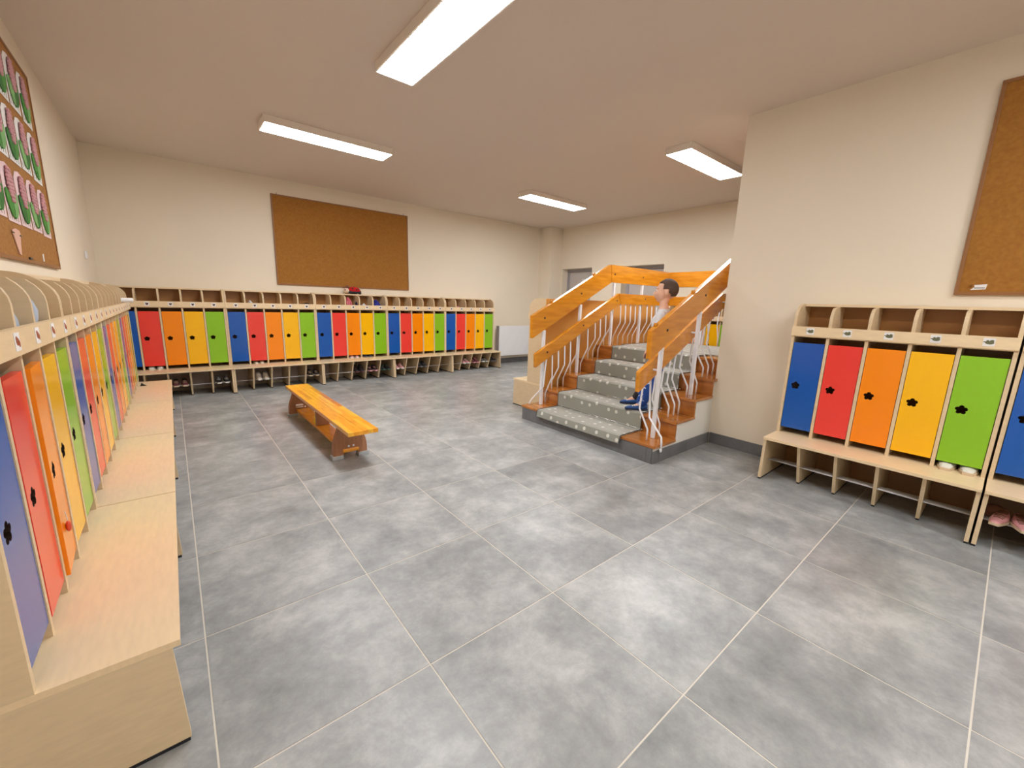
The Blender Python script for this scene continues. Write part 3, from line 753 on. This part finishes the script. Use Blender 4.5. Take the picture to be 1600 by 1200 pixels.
lump('cloth_bundle', M['navy_cloth'], local('B2', .655, -.17, CZ_), (.035, .07, .09), 'navy bundle with a white edge in the cubby right of the pink bag', 'cloth', 5)
lump('cloth_bundle', M['white_cloth'], local('B2', .725, -.2, CZ_), (.035, .04, .05), 'small white cloth in the cubby right of the pink bag', 'cloth', 8)
bl = lump('drawstring_bag', M['royal_cloth'], local('B2', .93, -.17, CZ_), (.075, .08, .085), 'royal blue bag in the last cubby of the middle back locker', 'bag', 6)
MB().tube([(-.03, -.05, .1), (0, -.07, .13), (.03, -.05, .1)], .005, 6).build('drawcord', M['navy_cloth'], bl, True)
lump('cap', M['white_cloth'], local('B1', .29, -.2, CZ_), (.035, .05, .055), 'small pale cap above the red door of the second back locker', 'cap', 7)
lump('cloth_bundle', M['s_black'], local('B1', .96, -.19, CZ_), (.075, .05, .045), 'dark flat bundle in the last cubby of the second back locker', 'cloth', 9)
lump('cloth_bundle', M['s_pink'], local('B4', .30, -.19, CZ_), (.07, .05, .045), 'pale pink cloth in the second cubby of the last back locker', 'cloth', 10)
rl = local('L3', .55, -.30, 1.136)
pr2 = MB().tube([(0, .13, .022), (0, -.06, .022)], .021, 14)
o = tag(pr2.build('paper_roll', M['paper'], loc=(-.955, 2.17, 1.1295), smooth=False), 'white paper roll lying on the label rail of the farthest left locker', 'roll'); o.rotation_euler = (0, 0, R(-62))
o = tag(MB().prism([(0, 0), (.055, -.004), (.03, .012), (.012, .03)], 'y', -.012, .012).build('wedge', M['black'], loc=(-.885, 2.44, BZ)), 'small black wedge at the far end of the left bench seat', 'wedge')
o = tag(MB().sph((0, 0, 0), (.007, .010, .018), 10, 7).build('keyring_charm', colmat('red_plastic', 214,74,48, rough=.3), loc=(-.893, -1.10, .50), smooth=True), 'red plastic charm hanging by the orange door of the nearest left locker', 'charm')
MB().tube([(0, 0, .016), (-.003, .001, .05)], .0012, 5).build('cord', M['s_white'], o)

# ladybird soft toy
lad = thing('ladybird_toy', 'red and black ladybird soft toy with a cream face on top of the back lockers', 'soft toy', (1.635, 3.69, TOP), 0)
MB().sph((0, 0, .036), (.118, .05, .034), 20, 10).build('belly', M['s_black'], lad, True)
MB().sph((.005, 0, .045), (.10, .052, .066), 22, 12, fn=lambda v: Vector((v.x, v.y, max(v.z, -.05)))).build('wing_shell', colmat('red_plush', 196,24,26, rough=.95), lad, True)
sp = MB()
for (x, y, z, r_) in ((.03, -.0445, .07, .012), (-.03, -.042, .085, .011), (.065, -.033, .075, .009), (0, -.02, .105, .01)): sp.sph((x, y, z), (r_, .007, r_), 10, 6)
sp.build('wing_spot', M['s_black'], lad, True)
hd = MB().sph((-.115, -.012, .05), (.042, .038, .04), 16, 10).build('head', colmat('cream_plush', 236,206,178, rough=.95), lad, True)
MB().sph((-.14, -.042, .062), (.009, .006, .010), 8, 6).build('eye', M['s_black'], hd, True)
for x in (-.105, -.085): MB().tube([(x, -.01, .085), (x-.006, -.012, .125)], [.005, .007], 6).build('antenna', M['s_plum'], hd, True)
for x in (.02, -.04, .08): MB().sph((x, -.04, .014), (.025, .022, .014), 10, 6).build('foot', M['s_black'], lad, True)
#BOY
# ---------------------------------------------------------------- boy on the stairs
def remeshed(name, mb, voxel, m, parent, smooth_it=4, offset=None):
    me = mb.mesh(name+'_src', m); tmp = D.objects.new('tmp', me); COL.objects.link(tmp)
    md = tmp.modifiers.new('r', 'REMESH'); md.mode = 'VOXEL'; md.voxel_size = voxel; md.use_smooth_shade = True
    sm = tmp.modifiers.new('s', 'SMOOTH'); sm.factor = .5; sm.iterations = smooth_it
    dg = bpy.context.evaluated_depsgraph_get(); me2 = D.meshes.new_from_object(tmp.evaluated_get(dg)); me2.name = name
    D.objects.remove(tmp); D.meshes.remove(me)
    me2.materials.clear(); me2.materials.append(m)
    me2.polygons.foreach_set('use_smooth', [True]*len(me2.polygons))
    o = put(name, me2, parent); o.location = -Vector(parent.location); return o
def limb(mb, pts, rs, n=14):
    for i in range(len(pts)-1): mb.tube([pts[i], pts[i+1]], [rs[i], rs[i+1]], n)
    for p_, r_ in zip(pts, rs): mb.sph(p_, r_, 14, 10)
FZ = 2*RI+.0095
boy = thing('person', 'boy in white t-shirt and blue patterned trousers leaning against the right stair railing', 'person', (2.72, -.75, FZ))
dv = Vector((-.5, .866, 0)); lv = Vector((-.866, -.5, 0)); up = Vector((0, 0, 1))
V3 = Vector
pel = V3((2.82, -.885, .835)); ch = V3((2.805, -.865, 1.10)); nb = V3((2.818, -.872, 1.215)); hc = V3((2.832, -.868, 1.372))
lh = pel + lv*.055 - up*.02; rh = pel - lv*.055 - up*.02
lk = V3((2.685, -.885, .585)); la = V3((2.635, -.845, .365)); rk = V3((2.80, -.80, .59)); ra = V3((2.79, -.675, .37))
ls = ch + lv*.105 + up*.055; rs_ = ch - lv*.105 + up*.055
le = ls + V3((-.01, .01, -.17)); lw = le + V3((.0, .06, -.125)); re_ = rs_ + V3((.02, .0, -.17)); rw = re_ + V3((-.05, .03, -.12))
skin = colmat('fair_skin', 228,178,152, rough=.55, var=.04)
body = MB()
limb(body, [pel, pel+(ch-pel)*.45, ch, nb], [.078, .066, .074, .045])
limb(body, [ch+lv*.06+up*.04, ls], [.05, .036]); limb(body, [ch-lv*.06+up*.04, rs_], [.05, .036])
limb(body, [ls, le, lw], [.034, .027, .019]); limb(body, [rs_, re_, rw], [.034, .027, .019])
limb(body, [pel+lv*.03, lh, lk, la], [.07, .062, .041, .026]); limb(body, [pel-lv*.03, rh, rk, ra], [.07, .062, .041, .026])
limb(body, [la, la-up*.03+V3((-.04, .042, 0))], [.026, .02]); limb(body, [ra, ra-up*.03+V3((-.04, .042, 0))], [.026, .02])
limb(body, [nb, nb+up*.05+dv*.008, hc-up*.055+dv*.0], [.042, .034, .038])
RM = Matrix((dv, lv, up)).transposed()      # local x = forward, y = left, z = up
def hp(x, y, z): return hc + RM @ V3((x, y, z))
# skull, jaw, face
body.sph(hp(-.012, 0, .018), (.087, .070, .086), 28, 18, rot=RM)
body.sph(hp(.030, 0, -.022), (.058, .058, .078), 24, 16, rot=RM)
body.sph(hp(.050, 0, -.072), (.028, .030, .022), 16, 10, rot=RM)
body.sph(hp(.074, 0, .020), (.014, .05, .016), 16, 8, rot=RM)
limb(body, [hp(.082, 0, .010), hp(.094, 0, -.012), hp(.100, 0, -.022)], [.007, .009, .011], 10)
for s_ in (-1, 1):
    body.sph(hp(.093, s_*.009, -.026), (.009, .007, .006), 8, 6, rot=RM)
    body.sph(hp(.055, s_*.036, -.022), (.026, .02, .026), 12, 8, rot=RM)
    body.sph(hp(-.008, s_*.076, -.010), (.016, .008, .026), 14, 10, rot=RM)
    body.sph(hp(-.004, s_*.074, -.028), (.010, .007, .012), 10, 8, rot=RM)
body.sph(hp(.084, 0, -.047), (.012, .022, .006), 12, 8, rot=RM); body.sph(hp(.082, 0, -.057), (.011, .019, .006), 12, 8, rot=RM)
# hands: palm, four unequal bent fingers, thumb from the side of the palm
def hand(wr, fw, side, palm_n):
    fw = fw.normalized(); pn = palm_n.normalized(); sd = fw.cross(pn).normalized()*side
    body.tube([wr, wr+fw*.022, wr+fw*.055], [.017, .022, .022], 10); body.sph(wr+fw*.034, (.026, .026, .016), 12, 8, rot=Matrix((fw, sd, pn)).transposed())
    for i, ln in enumerate((.044, .050, .047, .037)):
        b0 = wr+fw*.052+sd*(.020-.0132*i)
        p1 = b0+fw*ln*.45+pn*.004; p2 = p1+fw*ln*.32+pn*.010; p3 = p2+fw*ln*.20+pn*.012
        body.tube([b0-fw*.015, b0, p1, p2, p3], [.0066, .0066, .0062, .0056, .0046], 8)
    t0 = wr+fw*.016+sd*.018; body.tube([t0, t0+fw*.016+sd*.014, t0+fw*.034+sd*.018+pn*.006, t0+fw*.044+sd*.016+pn*.010], [.009, .008, .007, .0055], 8)
hand(lw, V3((.02, .6, -.55)), -1, V3((0, -.5, -.6)))
hand(rw, V3((-.2, .5, -.55)), 1, V3((0, -.5, -.6)))
remeshed('body', body, .0045, skin, boy, 3)
# t-shirt
sh = MB()
limb(sh, [pel+up*.005, pel+(ch-pel)*.45, ch, nb-up*.02], [.090, .080, .086, .052], 18)
limb(sh, [ch+lv*.06+up*.04, ls, ls+(le-ls)*.72], [.058, .046, .044]); limb(sh, [ch-lv*.06+up*.04, rs_, rs_+(re_-rs_)*.72], [.058, .046, .044])
remeshed('t_shirt', sh, .007, colmat('white_tshirt', 222,222,226, rough=.85, var=.05), boy, 3)
# trousers with a white print on blue
tm = D.materials.new('blue_print_fabric'); tm.use_nodes = True; nt = tm.node_tree; b_ = nt.nodes['Principled BSDF']
tc = nt.nodes.new('ShaderNodeTexCoord'); vn = nt.nodes.new('ShaderNodeTexNoise'); vn.inputs['Scale'].default_value = 17; vn.inputs['Distortion'].default_value = 1.4
cr_ = nt.nodes.new('ShaderNodeValToRGB'); cr_.color_ramp.elements[0].position = .60; cr_.color_ramp.elements[1].position = .62
cr_.color_ramp.elements[0].color = rgb(30, 72, 150); cr_.color_ramp.elements[1].color = rgb(206, 214, 232)
nt.links.new(tc.outputs['Object'], vn.inputs['Vector']); nt.links.new(vn.outputs['Fac'], cr_.inputs[0]); nt.links.new(cr_.outputs[0], b_.inputs['Base Color']); b_.inputs['Roughness'].default_value = .85
tr_ = MB()
limb(tr_, [pel+up*.02, pel-up*.02], [.094, .094], 18)
limb(tr_, [pel+lv*.03, lh, lk, la+(lk-la)*.12], [.085, .078, .060, .050], 18); limb(tr_, [pel-lv*.03, rh, rk, ra+(rk-ra)*.42], [.085, .078, .058, .047], 18)
remeshed('trousers', tr_, .007, tm, boy, 3)
sk = MB(); limb(sk, [ra+(rk-ra)*.05, ra+(rk-ra)*.30], [.031, .034]); limb(sk, [la+(lk-la)*.02, la+(lk-la)*.15], [.031, .032])
remeshed('sock', sk, .006, M['s_black'], boy, 2)
# hair: a cap over the top, back and sides, open at face and ears
full = MB().sph((0, 0, 0), (1, 1, 1), 44, 30)
hair = MB(); keep = []
for f in full.f:
    c_ = sum((V3(full.v[i]) for i in f), V3())/len(f)
    x_, y_, z_ = c_.x, abs(c_.y), c_.z
    if z_ > .42+.25*max(0, x_) - (.0 if x_ > .45 else 0) and x_ > .25: keep.append(f)
    elif x_ <= .25 and z_ > (-.05 if x_ > -.12 else -.42 if x_ > -.3 else -.66): keep.append(f)
    elif .25 < x_ < .42 and z_ > .05 and y_ > .6: keep.append(f)
pts = [hp(-.012, 0, .018) + RM @ V3((v[0]*.092, v[1]*.075, v[2]*.0915+(.003*math.sin(40*v[0])*math.sin(37*v[1])))) for v in full.v]
hair.add(pts, keep)
ho = hair.build('hair', colmat('brown_hair', 92,70,58, rough=.8, var=.35), boy, True); ho.location = -Vector(boy.location)
so_ = ho.modifiers.new('solid', 'SOLIDIFY'); so_.thickness = .007; so_.offset = -1
def bpart(name, mb, m, smooth=True):
    o = mb.build(name, m, boy, smooth); o.location = -Vector(boy.location); return o
for s_ in (-1, 1):
    bpart('eye', MB().sph(hp(.076, s_*.030, .004), (.010, .011, .0085), 12, 8, rot=RM), colmat('eye_white', 230,226,222, rough=.3))
    bpart('iris', MB().sph(hp(.0835, s_*.0305, .004), (.0042, .0055, .0055), 10, 6, rot=RM), colmat('brown_iris', 60,42,34, rough=.2))
    bpart('eyebrow', MB().tube([hp(.086, s_*.014, .020), hp(.083, s_*.030, .025), hp(.070, s_*.046, .020)], [.0022, .003, .0018], 6), colmat('brown_hair', 92,70,58))
bpart('mouth', MB().tube([hp(.079, -.019, -.052), hp(.0925, -.007, -.0515), hp(.0925, .007, -.0515), hp(.079, .019, -.052)], [.0012, .0026, .0026, .0012], 6), colmat('lip_pink', 190,112,104, rough=.5))
for (ax, ay, off, dr) in ((la.x, la.y, (-.025, .028), 223), (ra.x, ra.y, (-.025, .028), 222)):
    key = ('trainer', ('s_blue', 's_navy', 's_white'))
    ps = shoe_parts('slipper', M['s_blue'], M['s_navy'], M['s_white'])
    up_ = put('shoe', ps[0][1], boy, V3((ax+off[0], ay+off[1], FZ))-V3(boy.location), R(dr)); up_['label'] = 'blue canvas slipper with white print'
    for n_, me_ in ps[1:]: put(n_, me_, up_)
